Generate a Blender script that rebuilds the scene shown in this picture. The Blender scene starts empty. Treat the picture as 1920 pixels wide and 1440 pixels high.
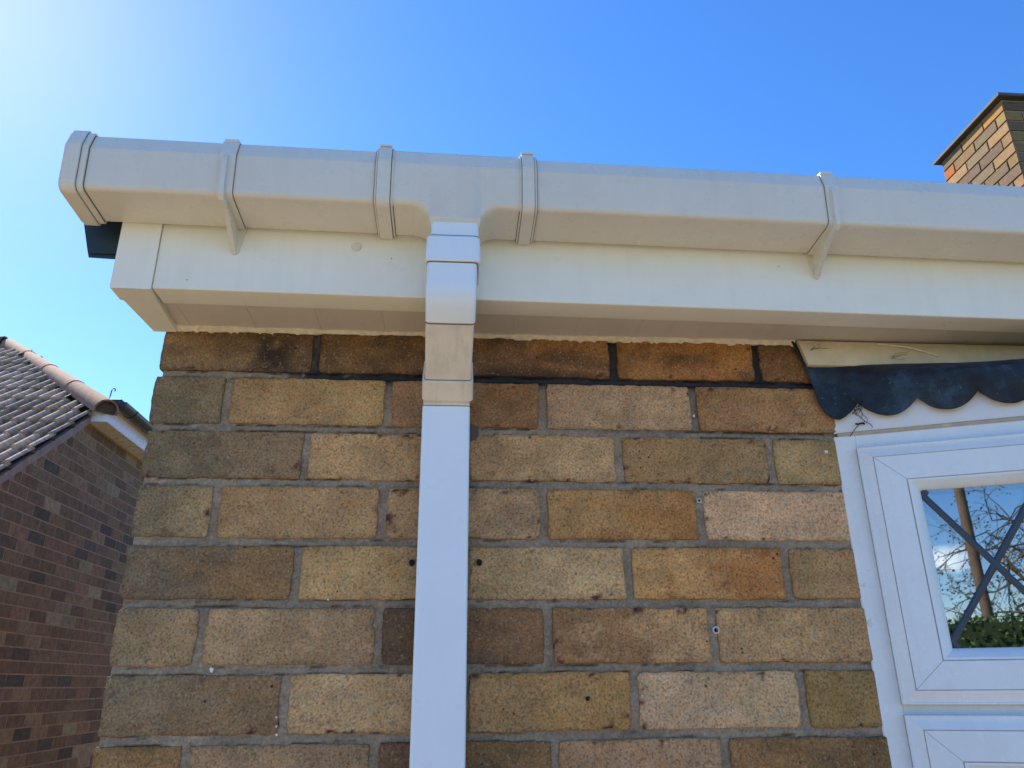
import bpy, math, random
import numpy as np
from mathutils import Vector, Matrix
R_ = math.radians
SC = bpy.context.scene
COL = SC.collection
GZ = 2.03                      # height of the measuring datum above the ground

# ------------------------------------------------------------------ camera
yaw, pit, rol = .0782, .3734, -.0086
f_ = Vector((math.sin(yaw)*math.cos(pit), math.cos(yaw)*math.cos(pit), math.sin(pit)))
rt = Vector((math.cos(yaw), -math.sin(yaw), 0)); up = rt.cross(f_)
r2 = rt*math.cos(rol) + up*math.sin(rol); u2 = -rt*math.sin(rol) + up*math.cos(rol)
cam = bpy.data.cameras.new('camera'); co = bpy.data.objects.new('camera', cam); COL.objects.link(co)
mw = Matrix((r2, u2, -f_)).transposed().to_4x4()
mw.translation = Vector((.4644379, -1.0633617, GZ-.4251549)); co.matrix_world = mw
cam.sensor_width = 36; cam.lens = 1442/1920*36; cam.clip_start = .02; cam.clip_end = 3000
SC.camera = co

# ------------------------------------------------------------------ sky, sun, exposure
SUN_AZ, SUN_EL = R_(-41), R_(41.5)     # azimuth from +Y towards +X
W = bpy.data.worlds.new('World'); SC.world = W; W.use_nodes = True
nt = W.node_tree; nt.nodes.clear()
out = nt.nodes.new('ShaderNodeOutputWorld'); bg = nt.nodes.new('ShaderNodeBackground')
sky = nt.nodes.new('ShaderNodeTexSky'); sky.sky_type = 'NISHITA'; sky.sun_disc = False
sky.sun_elevation = SUN_EL; sky.sun_rotation = SUN_AZ
sky.air_density = 1.0; sky.dust_density = 0.12; sky.ozone_density = 6.0; sky.altitude = 50
bg.inputs['Strength'].default_value = .12
hsv = nt.nodes.new('ShaderNodeHueSaturation'); hsv.inputs['Saturation'].default_value = 1.22; hsv.inputs['Hue'].default_value = .5095
wb = nt.nodes.new('ShaderNodeMix'); wb.data_type = 'RGBA'; wb.blend_type = 'MULTIPLY'; wb.inputs[0].default_value = 1
wb.inputs[7].default_value = (1.0, .86, .775, 1)
nt.links.new(sky.outputs[0], hsv.inputs['Color']); nt.links.new(hsv.outputs[0], wb.inputs[6])
# one small fair-weather cloud low in the sky behind the camera
tc = nt.nodes.new('ShaderNodeTexCoord')
def wmath(op, a, b=None):
    n = nt.nodes.new('ShaderNodeMath'); n.operation = op
    for i, v in enumerate((a, b)):
        if v is None: continue
        if isinstance(v, (int, float)): n.inputs[i].default_value = v
        else: nt.links.new(v, n.inputs[i])
    return n.outputs[0]
sep = nt.nodes.new('ShaderNodeSeparateXYZ'); nt.links.new(tc.outputs['Generated'], sep.inputs[0])
nz = nt.nodes.new('ShaderNodeTexNoise'); nz.inputs['Scale'].default_value = 38; nz.inputs['Detail'].default_value = 7
nt.links.new(tc.outputs['Generated'], nz.inputs['Vector'])
def cloud(dx, dz, wx, wz):
    ex = wmath('DIVIDE', wmath('SUBTRACT', sep.outputs[0], dx), wx)
    ez = wmath('DIVIDE', wmath('SUBTRACT', sep.outputs[2], dz), wz)
    r = wmath('ADD', wmath('MULTIPLY', ex, ex), wmath('MULTIPLY', ez, ez))
    m = wmath('SUBTRACT', wmath('ADD', 1.05, wmath('MULTIPLY', wmath('SUBTRACT', nz.outputs[0], .5), 1.8)), r)
    m = wmath('MULTIPLY', m, wmath('LESS_THAN', sep.outputs[1], 0))
    mr = nt.nodes.new('ShaderNodeMapRange'); nt.links.new(m, mr.inputs[0])
    mr.inputs[1].default_value = 0; mr.inputs[2].default_value = 1.5
    return mr.outputs[0]
cl = wmath('MAXIMUM', cloud(-.178, .128, .028, .017), wmath('MAXIMUM', cloud(-.42, .10, .06, .015), cloud(.3, .12, .08, .02)))
mx = nt.nodes.new('ShaderNodeMix'); mx.data_type = 'RGBA'
nt.links.new(cl, mx.inputs[0]); nt.links.new(wb.outputs[2], mx.inputs[6]); mx.inputs[7].default_value = (9, 9, 9.2, 1)
nt.links.new(mx.outputs[2], bg.inputs[0]); nt.links.new(bg.outputs[0], out.inputs[0])

sl = bpy.data.lights.new('sun', 'SUN'); sl.energy = 3.2; sl.angle = R_(.53); sl.color = (1, .89, .74)
so = bpy.data.objects.new('sun', sl); COL.objects.link(so)
sd = Vector((math.sin(SUN_AZ)*math.cos(SUN_EL), math.cos(SUN_AZ)*math.cos(SUN_EL), math.sin(SUN_EL)))
so.rotation_euler = sd.to_track_quat('Z', 'Y').to_euler(); so.location = (0, 0, 8)
SC.view_settings.view_transform = 'Standard'; SC.view_settings.look = 'None'
SC.view_settings.exposure = 1.6; SC.view_settings.gamma = 1

# ------------------------------------------------------------------ helpers
random.seed(4)
def s2l(c):
    c = np.asarray(c, float)/255.
    return np.where(c <= .04045, c/12.92, ((c+.055)/1.055)**2.4)

def hash2(ix, iy, seed):
    h = (ix.astype(np.int64)*374761393 + iy.astype(np.int64)*668265263 + seed*974634777) & 0xffffffff
    h = ((h ^ (h >> 13))*1274126177) & 0xffffffff
    h = (h ^ (h >> 16)) & 0xffffffff
    return h/4294967295.
def vn(x, y, seed=0):
    x = np.asarray(x, float); y = np.asarray(y, float)
    ix = np.floor(x); iy = np.floor(y); fx = x-ix; fy = y-iy
    fx = fx*fx*(3-2*fx); fy = fy*fy*(3-2*fy)
    a = hash2(ix, iy, seed); b = hash2(ix+1, iy, seed); c = hash2(ix, iy+1, seed); d = hash2(ix+1, iy+1, seed)
    return (a*(1-fx)+b*fx)*(1-fy)+(c*(1-fx)+d*fx)*fy
def fbm(x, y, seed=0, o=4):
    s = 0; a = .5; t = 0
    for i in range(o):
        s = s+a*vn(np.asarray(x)*2**i, np.asarray(y)*2**i, seed+i*17); t += a; a *= .55
    return s/t
def smooth(a, b, x):
    t = np.clip((x-a)/(b-a), 0, 1); return t*t*(3-2*t)

class MB:
    """collects vertices (mm, measured from the wall datum), faces and colours, and links them as one mesh object"""
    def __init__(s): s.v = []; s.f = []; s.m = []; s.c = []; s.n = 0; s.hascol = False
    def add(s, v, f, mat=0, col=None):
        v = np.asarray(v, float).reshape(-1, 3)
        s.v.append(v)
        for q in f: s.f.append([i+s.n for i in q]); s.m.append(mat)
        if col is None: c = np.ones((len(v), 3))*.5
        else:
            s.hascol = True
            c = np.asarray(col, float)
            if c.ndim == 1: c = np.tile(c, (len(v), 1))
        s.c.append(c); s.n += len(v)
    def box(s, a, b, mat=0, col=None, ch=0):
        x0, y0, z0 = a; x1, y1, z1 = b
        if ch <= 0:
            v = [(x0,y0,z0),(x1,y0,z0),(x1,y1,z0),(x0,y1,z0),(x0,y0,z1),(x1,y0,z1),(x1,y1,z1),(x0,y1,z1)]
            s.add(v, [(0,3,2,1),(4,5,6,7),(0,1,5,4),(1,2,6,5),(2,3,7,6),(3,0,4,7)], mat, col); return
        rings = []
        for z, e in ((z0, ch), (z0+ch, 0), (z1-ch, 0), (z1, ch)):
            k = ch
            rings.append([(x0+e+k*(e==0),y0+e,z),(x1-e-k*(e==0),y0+e,z),(x1-e,y0+e+k*(e==0),z),(x1-e,y1-e-k*(e==0),z),
                          (x1-e-k*(e==0),y1-e,z),(x0+e+k*(e==0),y1-e,z),(x0+e,y1-e-k*(e==0),z),(x0+e,y0+e+k*(e==0),z)])
        s.loft([np.array(r) for r in rings], mat, col, caps=True)
    def loft(s, rings, mat=0, col=None, caps=True, closed=True):
        n = len(rings[0]); v = np.concatenate([np.asarray(r, float) for r in rings]); f = []
        for i in range(len(rings)-1):
            for j in range(n if closed else n-1):
                k = (j+1) % n
                f.append((i*n+j, i*n+k, (i+1)*n+k, (i+1)*n+j))
        if caps:
            f.append(tuple(range(n-1, -1, -1))); f.append(tuple((len(rings)-1)*n+j for j in range(n)))
        s.add(v, f, mat, col)
    def grid(s, P, mat=0, col=None, flip=False):
        nu, nv = P.shape[:2]
        idx = np.arange(nu*nv).reshape(nu, nv)
        a = idx[:-1, :-1].ravel(); b = idx[1:, :-1].ravel(); c = idx[1:, 1:].ravel(); d = idx[:-1, 1:].ravel()
        f = np.stack([a, b, c, d] if not flip else [a, d, c, b], 1).tolist()
        s.add(P.reshape(-1, 3), f, mat, None if col is None else np.asarray(col).reshape(-1, 3))
    def extrude(s, poly, vec, mat=0, col=None):
        p = np.asarray(poly, float); s.loft([p, p+np.asarray(vec, float)], mat, col)
    def tube(s, pts, rad, n=8, mat=0, col=None):
        pts = [np.asarray(p, float) for p in pts]
        if np.isscalar(rad): rad = [rad]*len(pts)
        rings = []
        for i, p in enumerate(pts):
            t = pts[min(i+1, len(pts)-1)]-pts[max(i-1, 0)]; t = t/np.linalg.norm(t)
            h = np.array([0, 0, 1.]) if abs(t[2]) < .9 else np.array([1., 0, 0])
            a = np.cross(t, h); a /= np.linalg.norm(a); b = np.cross(t, a)
            rings.append(np.array([p+rad[i]*(math.cos(q)*a+math.sin(q)*b) for q in np.linspace(0, 2*math.pi, n, endpoint=False)]))
        s.loft(rings, mat, col)
    def build(s, name, mats, parent=None, smooth_ang=None, org=None, recalc=False):
        me = bpy.data.meshes.new(name)
        V = np.concatenate(s.v)/1000.; V[:, 2] += GZ
        o = bpy.data.objects.new(name, me); COL.objects.link(o)
        if parent is not None:
            o.parent = parent; org_ = ORG[parent.name]
            ORG[o.name] = org_
        else:
            org_ = np.array(org if org is not None else (0, 0, 0), float); ORG[o.name] = org_; o.location = org_
        me.from_pydata((V-org_).tolist(), [], s.f)
        for m in (mats if isinstance(mats, (list, tuple)) else [mats]): me.materials.append(m)
        me.polygons.foreach_set('material_index', s.m)
        if s.hascol:
            ca = me.color_attributes.new('Col', 'FLOAT_COLOR', 'POINT')
            C = np.concatenate(s.c); C = np.concatenate([C, np.ones((len(C), 1))], 1)
            ca.data.foreach_set('color', C.ravel())
        if recalc or s.f:
            import bmesh
            if recalc:
                bm = bmesh.new(); bm.from_mesh(me); bmesh.ops.recalc_face_normals(bm, faces=bm.faces); bm.to_mesh(me); bm.free()
        me.update()
        if smooth_ang is not None:
            me.polygons.foreach_set('use_smooth', [True]*len(me.polygons))
            me.set_sharp_from_angle(angle=R_(smooth_ang))
        return o
ORG = {}
def tag(o, label=None, cat=None, group=None, kind=None):
    if label: o['label'] = label
    if cat: o['category'] = cat
    if group: o['group'] = group
    if kind: o['kind'] = kind
    return o
def thing(name, loc, label, cat, group=None):
    o = bpy.data.objects.new(name, None); COL.objects.link(o); o.location = loc; o.empty_display_size = .2
    ORG[o.name] = np.array(loc, float); return tag(o, label, cat, group)

# ------------------------------------------------------------------ materials
def newmat(name):
    m = bpy.data.materials.new(name); m.use_nodes = True
    n = m.node_tree; b = n.nodes['Principled BSDF']; return m, n, b
def N(nt, t, **kw):
    n = nt.nodes.new(t)
    for k, v in kw.items(): setattr(n, k, v)
    return n
def noise(nt, scale, detail=4, rough=.5, coord='Object', vscale=None):
    tc = N(nt, 'ShaderNodeTexCoord'); n = N(nt, 'ShaderNodeTexNoise')
    n.inputs['Scale'].default_value = scale; n.inputs['Detail'].default_value = detail; n.inputs['Roughness'].default_value = rough
    src = tc.outputs[coord]
    if vscale:
        mp = N(nt, 'ShaderNodeMapping'); mp.inputs['Scale'].default_value = vscale; nt.links.new(src, mp.inputs[0]); src = mp.outputs[0]
    nt.links.new(src, n.inputs['Vector']); return n.outputs[0]
def ramp(nt, src, pts):
    r = N(nt, 'ShaderNodeValToRGB'); e = r.color_ramp.elements
    while len(e) < len(pts): e.new(.5)
    for i, (p, c) in enumerate(pts):
        e[i].position = p; e[i].color = (*c, 1) if not np.isscalar(c) else (c, c, c, 1)
    nt.links.new(src, r.inputs[0]); return r.outputs[0]
def mixc(nt, fac, a, b, mode='MIX'):
    m = N(nt, 'ShaderNodeMix', data_type='RGBA', blend_type=mode)
    for i, v in ((0, fac), (6, a), (7, b)):
        if isinstance(v, (int, float)): m.inputs[i].default_value = v
        elif isinstance(v, (tuple, list)): m.inputs[i].default_value = (*v, 1)
        else: nt.links.new(v, m.inputs[i])
    return m.outputs[2]
def bump(nt, b, h, strength, dist):
    n = N(nt, 'ShaderNodeBump'); n.inputs['Strength'].default_value = strength; n.inputs['Distance'].default_value = dist
    nt.links.new(h, n.inputs['Height']); nt.links.new(n.outputs[0], b.inputs['Normal'])

def brick_mat():
    m, n, b = newmat('speckled_brick')
    at = N(n, 'ShaderNodeAttribute', attribute_name='Col')
    g1 = ramp(n, noise(n, 300, 3, .7), [(.34, .60), (.44, .90), (.54, 1.06), (.64, 1.28)])
    g2 = ramp(n, noise(n, 26, 4, .6), [(.25, .84), (.75, 1.14)])
    c = mixc(n, 1, at.outputs[0], g1, 'MULTIPLY'); c = mixc(n, 1, c, g2, 'MULTIPLY')
    hue = ramp(n, noise(n, 60, 3, .6), [(.35, (1.06, .98, .90)), (.65, (.95, 1.01, 1.06))])
    c = mixc(n, 1, c, hue, 'MULTIPLY')
    vs = N(n, 'ShaderNodeTexVoronoi'); vs.inputs['Scale'].default_value = 430; tcs = N(n, 'ShaderNodeTexCoord'); n.links.new(tcs.outputs['Object'], vs.inputs['Vector'])
    ss = N(n, 'ShaderNodeSeparateColor'); n.links.new(vs.outputs['Color'], ss.inputs[0])
    c = mixc(n, ramp(n, ss.outputs[1], [(.86, 0), (.90, .38)]), c, (.05, .036, .026))
    c = mixc(n, ramp(n, ss.outputs[2], [(.93, 0), (.97, .22)]), c, (.62, .52, .38))
    # dark iron pits
    tc = N(n, 'ShaderNodeTexCoord')
    vo = N(n, 'ShaderNodeTexVoronoi'); vo.inputs['Scale'].default_value = 150; n.links.new(tc.outputs['Object'], vo.inputs['Vector'])
    sx = N(n, 'ShaderNodeSeparateColor'); n.links.new(vo.outputs['Color'], sx.inputs[0])
    rad = N(n, 'ShaderNodeMapRange'); n.links.new(sx.outputs[0], rad.inputs[0]); rad.inputs[1].default_value = .84; rad.inputs[2].default_value = 1
    rad.inputs[3].default_value = 0; rad.inputs[4].default_value = .32
    lt = N(n, 'ShaderNodeMath', operation='LESS_THAN'); n.links.new(vo.outputs['Distance'], lt.inputs[0]); n.links.new(rad.outputs[0], lt.inputs[1])
    dm = ramp(n, noise(n, 9, 2, .5), [(.52, 0), (.66, .85)])
    mp = N(n, 'ShaderNodeMath', operation='MULTIPLY'); n.links.new(lt.outputs[0], mp.inputs[0]); n.links.new(dm, mp.inputs[1])
    c = mixc(n, mp.outputs[0], c, (.022, .013, .012))
    n.links.new(c, b.inputs['Base Color']); b.inputs['Roughness'].default_value = .9; b.inputs['Specular IOR Level'].default_value = .25
    bump(n, b, noise(n, 300, 4, .7), .55, .0012)
    return m
def mortar_mat():
    m, n, b = newmat('mortar')
    at = N(n, 'ShaderNodeAttribute', attribute_name='Col')
    g1 = ramp(n, noise(n, 260, 3, .7), [(.32, .72), (.5, 1.0), (.72, 1.3)])
    c = mixc(n, 1, at.outputs[0], g1, 'MULTIPLY')
    c = mixc(n, 1, c, ramp(n, noise(n, 14, 3, .6), [(.3, .85), (.7, 1.15)]), 'MULTIPLY')
    n.links.new(c, b.inputs['Base Color']); b.inputs['Roughness'].default_value = .95; b.inputs['Specular IOR Level'].default_value = .2
    bump(n, b, noise(n, 190, 5, .7), .7, .0016)
    return m
def pvc_mat(name, col, rough=.36, dirt=.10, dcol=(.34, .29, .21), streak=None):
    m, n, b = newmat(name)
    d = ramp(n, noise(n, 9, 6, .65, vscale=(1, 1, 1) if not streak else streak), [(.38, 0), (.72, 1.)])
    mu = N(n, 'ShaderNodeMath', operation='MULTIPLY'); n.links.new(d, mu.inputs[0]); mu.inputs[1].default_value = dirt*2
    c = mixc(n, mu.outputs[0], col, dcol)
    sp = ramp(n, noise(n, 150, 2, .5), [(.70, 0), (.76, 1.)])
    ms = N(n, 'ShaderNodeMath', operation='MULTIPLY'); n.links.new(sp, ms.inputs[0]); ms.inputs[1].default_value = dirt*1.2
    c = mixc(n, ms.outputs[0], c, (.25, .22, .17))
    n.links.new(c, b.inputs['Base Color']); st = ramp(n, noise(n, 16, 5, .7, vscale=(3.2, 1, .25)), [(.50, 0), (.74, 1.)])
    m2 = N(n, 'ShaderNodeMath', operation='MULTIPLY'); n.links.new(st, m2.inputs[0]); m2.inputs[1].default_value = dirt*1.6
    c = mixc(n, m2.outputs[0], c, dcol); n.links.new(c, b.inputs['Base Color'])
    b.inputs['Roughness'].default_value = rough
    rr = ramp(n, noise(n, 30, 4, .6), [(.3, rough*.85), (.7, min(1, rough*1.25))]); n.links.new(rr, b.inputs['Roughness'])
    b.inputs['Specular IOR Level'].default_value = .45
    bump(n, b, noise(n, 5, 2, .4), .06, .004)
    return m
def plain(name, col, rough=.6, metal=0, nscale=40, amp=.2, bumpd=.0006, bs=.4):
    m, n, b = newmat(name)
    g = ramp(n, noise(n, nscale, 5, .6), [(.25, 1-amp), (.75, 1+amp)])
    n.links.new(mixc(n, 1, col, g, 'MULTIPLY'), b.inputs['Base Color']); b.inputs['Roughness'].default_value = rough; b.inputs['Metallic'].default_value = metal
    bump(n, b, noise(n, nscale*3, 4, .6), bs, bumpd)
    return m
def colmat(name, rough=.85, nscale=60, amp=.25, bumpd=.001, bs=.4):
    m, n, b = newmat(name)
    at = N(n, 'ShaderNodeAttribute', attribute_name='Col')
    g = ramp(n, noise(n, nscale, 5, .65), [(.25, 1-amp), (.75, 1+amp)])
    n.links.new(mixc(n, 1, at.outputs[0], g, 'MULTIPLY'), b.inputs['Base Color']); b.inputs['Roughness'].default_value = rough
    b.inputs['Specular IOR Level'].default_value = .3
    bump(n, b, noise(n, nscale*2, 4, .6), bs, bumpd)
    return m
M_BRICK = brick_mat(); M_MORTAR = mortar_mat()
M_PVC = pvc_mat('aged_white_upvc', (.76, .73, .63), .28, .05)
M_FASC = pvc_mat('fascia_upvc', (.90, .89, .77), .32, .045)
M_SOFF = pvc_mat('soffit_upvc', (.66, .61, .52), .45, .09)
M_BEIGE = pvc_mat('yellowed_upvc', (.84, .76, .62), .45, .2)
M_PIPE = pvc_mat('clean_white_upvc', (.85, .92, .95), .30, .03)
M_FRAME = pvc_mat('window_upvc', (.84, .90, .91), .26, .05)
M_GROOVE = plain('grimy_seam', (.17, .13, .09), .8)
M_FSEAM = plain('frame_seam', (.42, .41, .40), .7)
M_SEAL = plain('cream_sealant', (.82, .74, .56), .7, nscale=90, amp=.22, bumpd=.002, bs=.6)
M_TIMBER = plain('cream_painted_timber', (.62, .53, .36), .6, nscale=22, amp=.2, bumpd=.0008)
M_WPAINT = plain('white_painted_timber', (.82, .81, .79), .55, nscale=18, amp=.07, bumpd=.0005)
M_DARK = plain('dark_hole', (.012, .01, .009), .9)
M_GREEN = plain('dark_green_trim', (.018, .036, .040), .5, nscale=12)
M_BLACKP = plain('black_gutter_upvc', (.02, .025, .028), .4)
M_SLATE = plain('chimney_capping_stone', (.11, .10, .08), .85, nscale=30)
M_IRON = plain('rusted_iron', (.06, .03, .02), .8)
M_WEB = plain('grimy_cobweb', (.03, .022, .016), .95)
M_PLUG = plain('grey_plastic_plug', (.55, .55, .55), .5)
M_CHIP = plain('white_paint_fleck', (.8, .79, .75), .7)

def lead_mat():
    m, n, b = newmat('weathered_lead')
    c = ramp(n, noise(n, 13, 8, .75), [(.38, (.006, .010, .016)), (.52, (.012, .027, .044)), (.66, (.040, .080, .115))])
    c = mixc(n, ramp(n, noise(n, 130, 3, .6), [(.66, 0), (.75, .6)]), c, (.16, .19, .20))
    n.links.new(c, b.inputs['Base Color']); b.inputs['Metallic'].default_value = .15
    n.links.new(ramp(n, noise(n, 25, 5, .6), [(.3, .48), (.7, .75)]), b.inputs['Roughness'])
    bump(n, b, noise(n, 34, 6, .6), .5, .002)
    return m
M_LEAD = lead_mat()
def leadstrip_mat():
    m, n, b = newmat('glazing_lead')
    b.inputs['Base Color'].default_value = (.07, .085, .105, 1); b.inputs['Metallic'].default_value = .55; b.inputs['Roughness'].default_value = .38
    bump(n, b, noise(n, 90, 3, .6), .3, .0006); return m
M_LSTRIP = leadstrip_mat()
def glass_mat():
    m, n, b = newmat('double_glazing')
    b.inputs['Base Color'].default_value = (.9, .95, .97, 1)
    gl = N(n, 'ShaderNodeBsdfGlossy'); gl.inputs['Roughness'].default_value = .012; gl.inputs['Color'].default_value = (.80, .88, .92, 1)
    tr = N(n, 'ShaderNodeBsdfTransparent'); tr.inputs['Color'].default_value = (.5, .53, .53, 1)
    mi = N(n, 'ShaderNodeMixShader')
    fr = N(n, 'ShaderNodeFresnel'); fr.inputs['IOR'].default_value = 1.5
    mr = N(n, 'ShaderNodeMapRange'); n.links.new(fr.outputs[0], mr.inputs[0]); mr.inputs[3].default_value = .30; mr.inputs[4].default_value = 1
    n.links.new(mr.outputs[0], mi.inputs[0]); n.links.new(tr.outputs[0], mi.inputs[1]); n.links.new(gl.outputs[0], mi.inputs[2])
    n.links.new(mi.outputs[0], n.nodes['Material Output'].inputs[0]); n.nodes.remove(b)
    bn = N(n, 'ShaderNodeBump'); bn.inputs['Strength'].default_value = .05; bn.inputs['Distance'].default_value = .002
    n.links.new(noise(n, 6, 1, .3), bn.inputs['Height']); n.links.new(bn.outputs[0], gl.inputs['Normal'])
    return m
M_GLASS = glass_mat()

# ------------------------------------------------------------------ brick builders
KB = np.array([2.08, 1.76, 1.44])      # picture colour to base colour
MORT = s2l((112, 108, 103))*np.array([1.95, 1.65, 1.25])
def brick_hi(mb, x0, x1, z0, z1, cL, cR, seed, left_depth=30, soot=None):
    """front face in the plane y=0, facing -y"""
    r = 1.7; res = 5.0
    def ax(a, b):
        e = np.array([0, .3, 1., 1.9, 3.2])
        mid = np.linspace(a+5.5, b-5.5, max(2, int((b-a-11)/res)+1))
        return np.concatenate([a+e, mid, (b-e)[::-1]])
    X = ax(x0, x1); Z = ax(z0, z1); nu, nv = len(X), len(Z)
    XX, ZZ = np.meshgrid(X, Z, indexing='ij')
    e = np.minimum(np.minimum(XX-x0, x1-XX), np.minimum(ZZ-z0, z1-ZZ))
    # rounded irregular corners: pull the outline in where both edges are near
    ex = np.minimum(XX-x0, x1-XX); ez = np.minimum(ZZ-z0, z1-ZZ)
    t = np.clip(e/r, 0, 1); d = r*(1-np.sqrt(np.clip(1-(1-t)**2, 0, 1)))
    rs = np.random.RandomState(seed)
    cx = (x0+x1)/2; cz = (z0+z1)/2
    fall = np.clip(1-e/9., 0, 1)
    jx = (fbm(XX/9+seed*3.1, ZZ/9, seed)-.5)*3.6+(fbm(XX/60., ZZ/40+seed, seed+5)-.5)*4.5
    jz = (fbm(XX/9+seed*3.1, ZZ/9+40, seed+9)-.5)*3.2+(fbm(XX/60.+seed, ZZ/40, seed+7)-.5)*3.5
    cr = np.clip(1-np.hypot(ex, ez)/7., 0, 1)*1.3*rs.uniform(.3, 1.6)
    px = XX+jx*fall-np.sign(XX-cx)*cr; pz = ZZ+jz*fall-np.sign(ZZ-cz)*cr
    chip = smooth(.68, .8, fbm(XX/14+seed, ZZ/14, seed+31))*np.clip(1-e/8., 0, 1)*3
    py = d+chip+(fbm(XX/30, ZZ/30, seed+2)-.5)*.8+rs.uniform(-.8, .8)+(XX-cx)*rs.uniform(-.006, .006)
    px = px+rs.uniform(-.5, .5)
    P = np.stack([px, py, pz], -1)
    # colour: left to right, warped, with darker arrises
    w = smooth(.2, .8, (XX-x0)/(x1-x0)+(fbm(XX/40, ZZ/26, seed+3, 5)-.5)*1.3+(fbm(XX/6, ZZ/6, seed+33)-.5)*.5)
    cL = np.array(cL, float); cR = np.array(cR, float); cm = (cL+cR)/2
    cL = cm+(cL-cm)*.7; cR = cm+(cR-cm)*.7; mean = np.array([127, 107, 80.])
    cL, cR = [s2l(mean+(c-mean)*.92+(c.mean()-c)*.16)*KB for c in (cL, cR)]
    C = cL[None, None]*(1-w[..., None])+cR[None, None]*w[..., None]
    C = C*(1+(fbm(XX/30, ZZ/18, seed+4, 5)-.5)*.62)[..., None]
    yel = smooth(.55, .75, fbm(XX/50, ZZ/28, seed+12))[..., None]
    C = C*(1-yel*.2)+C*yel*.2*np.array([1.2, 1.0, .8])
    ed = smooth(5, 0, e+(fbm(XX/10, ZZ/10, seed+6)-.5)*7)
    C = C*(1-.2*ed)[..., None]
    red = smooth(.70, .75, fbm(XX/11, ZZ/9, seed+8))*np.clip(1.2-e/14., 0, 1)*(rs.rand() < .6)
    C = C*(1-red[..., None])+np.array([.10, .028, .022])*red[..., None]
    if soot is not None: C = soot(XX, ZZ, C)
    mb.grid(P, 0, C)
    # side skirt
    loop = np.concatenate([P[:, 0], P[-1, 1:], P[-2::-1, -1], P[0, -2:0:-1]])
    lc = np.concatenate([C[:, 0], C[-1, 1:], C[-2::-1, -1], C[0, -2:0:-1]])
    back = loop.copy(); back[:, 1] = np.where(loop[:, 0] < x0+4, left_depth, 26)
    n = len(loop)
    v = np.concatenate([loop, back]); f = [(i, i+n, (i+1) % n+n, (i+1) % n) for i in range(n)]
    mb.add(v, f, 0, np.concatenate([lc*.8, lc*.8]))

def brick_lo(mb, O, U, V, Nn, u0, u1, v0, v1, col, proud=4., ch=2.):
    O, U, V, Nn = map(lambda a: np.asarray(a, float), (O, U, V, Nn))
    pts = []
    for (a, b, h) in ((0, 0, -14), (0, 0, proud-ch), (ch, ch, proud)):
        for (u, v) in ((u0+a, v0+b), (u1-a, v0+b), (u1-a, v1-b), (u0+a, v1-b)):
            pts.append(O+U*u+V*v+Nn*h)
    f = [(8, 9, 10, 11)]
    for k in (0, 4):
        for j in range(4):
            l = (j+1) % 4; f.append((k+j, k+l, k+l+4, k+j+4))
    mb.add(pts, f, 0, col)

def lo_wall(mb, O, U, V, Nn, L, H, pal, seed, pitch=225., course=80.8, joint=11., proud=4., z_start=0., holes=None, umaxf=None, uminf=None, mcol=None, dark=0.):
    """stretcher-bond panel made of real bricks on a mortar sheet"""
    rs = np.random.RandomState(seed)
    rows = int(math.ceil(H/course))
    for r in range(rows):
        v0 = r*course+joint/2; v1 = min((r+1)*course-joint/2, H)
        if v1-v0 < 8: continue
        off = (0 if r % 2 else -pitch/2)
        u = off
        while u < L:
            a = max(u+joint/2, 0); b = min(u+pitch-joint/2, L); u += pitch
            if b-a < 15: continue
            um = umaxf((v0+v1)/2) if umaxf else L
            un = uminf((v0+v1)/2) if uminf else 0
            a2, b2 = max(a, un), min(b, um)
            if b2-a2 < 15: continue
            if holes and holes((a2+b2)/2, (v0+v1)/2): continue
            c = pal(rs, (a2+b2)/2, (v0+v1)/2)
            brick_lo(mb, O, U, V, Nn, a2+rs.uniform(-1.5, 1.5), b2+rs.uniform(-1.5, 1.5), v0+rs.uniform(-1, 1), v1+rs.uniform(-1, 1), c, proud+rs.uniform(-1, 1)*min(1, proud/3), min(2, proud*.6))

def pal_buff(rs, u, v):
    base = np.array([(140,115,82), (128,100,64), (150,128,94), (112,92,66), (145,106,60), (95,78,56)][rs.choice(6, p=[.3, .2, .2, .15, .1, .05])])
    return s2l(base*rs.uniform(.9, 1.08))*KB

# ================================================================== THE SETTING
mb = MB()
n = 90
xs = np.sign(np.linspace(-1, 1, n))*np.abs(np.linspace(-1, 1, n))**3*600000
XX, YY = np.meshgrid(xs, xs, indexing='ij')
mb.grid(np.stack([XX, YY, -GZ*1000+0*XX-10], -1))
def ground_mat():
    m, n, b = newmat('lawn_grass')
    c = ramp(n, noise(n, 2.5, 8, .7), [(.3, (.035, .06, .015)), (.55, (.06, .10, .03)), (.75, (.11, .14, .05))])
    n.links.new(c, b.inputs['Base Color']); b.inputs['Roughness'].default_value = .9
    bump(n, b, noise(n, 40, 6, .7), .8, .02); return m
tag(mb.build('ground', ground_mat()), kind='structure')
mb = MB()
rs = np.random.RandomState(8)
for i in range(-8, 16):
    for j in range(-14, 1):
        x0 = i*450+5; y0 = j*450-5+20
        c = np.array([.36, .275, .18])*rs.uniform(.85, 1.12)
        if y0+440 > -5 and x0 > -100: y1 = min(y0+440, -8)
        else: y1 = y0+440
        mb.box((x0, y0, -GZ*1000-8), (x0+440, y1, -GZ*1000+12+rs.uniform(-1.5, 1.5)), 0, c, ch=3)
mb.box((-3590, -6290, -GZ*1000-6), (7190, -10, -GZ*1000+4), 1, (.25, .22, .18))
tag(mb.build('patio_paving', [colmat('concrete_slab', nscale=35), M_MORTAR]), kind='structure')

# ================================================================== THE HOUSE
house = thing('brick_house', (0, 0, 0), 'buff brick house corner with white fascia, small bow window and chimney, nearest to the viewer', 'house')

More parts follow.
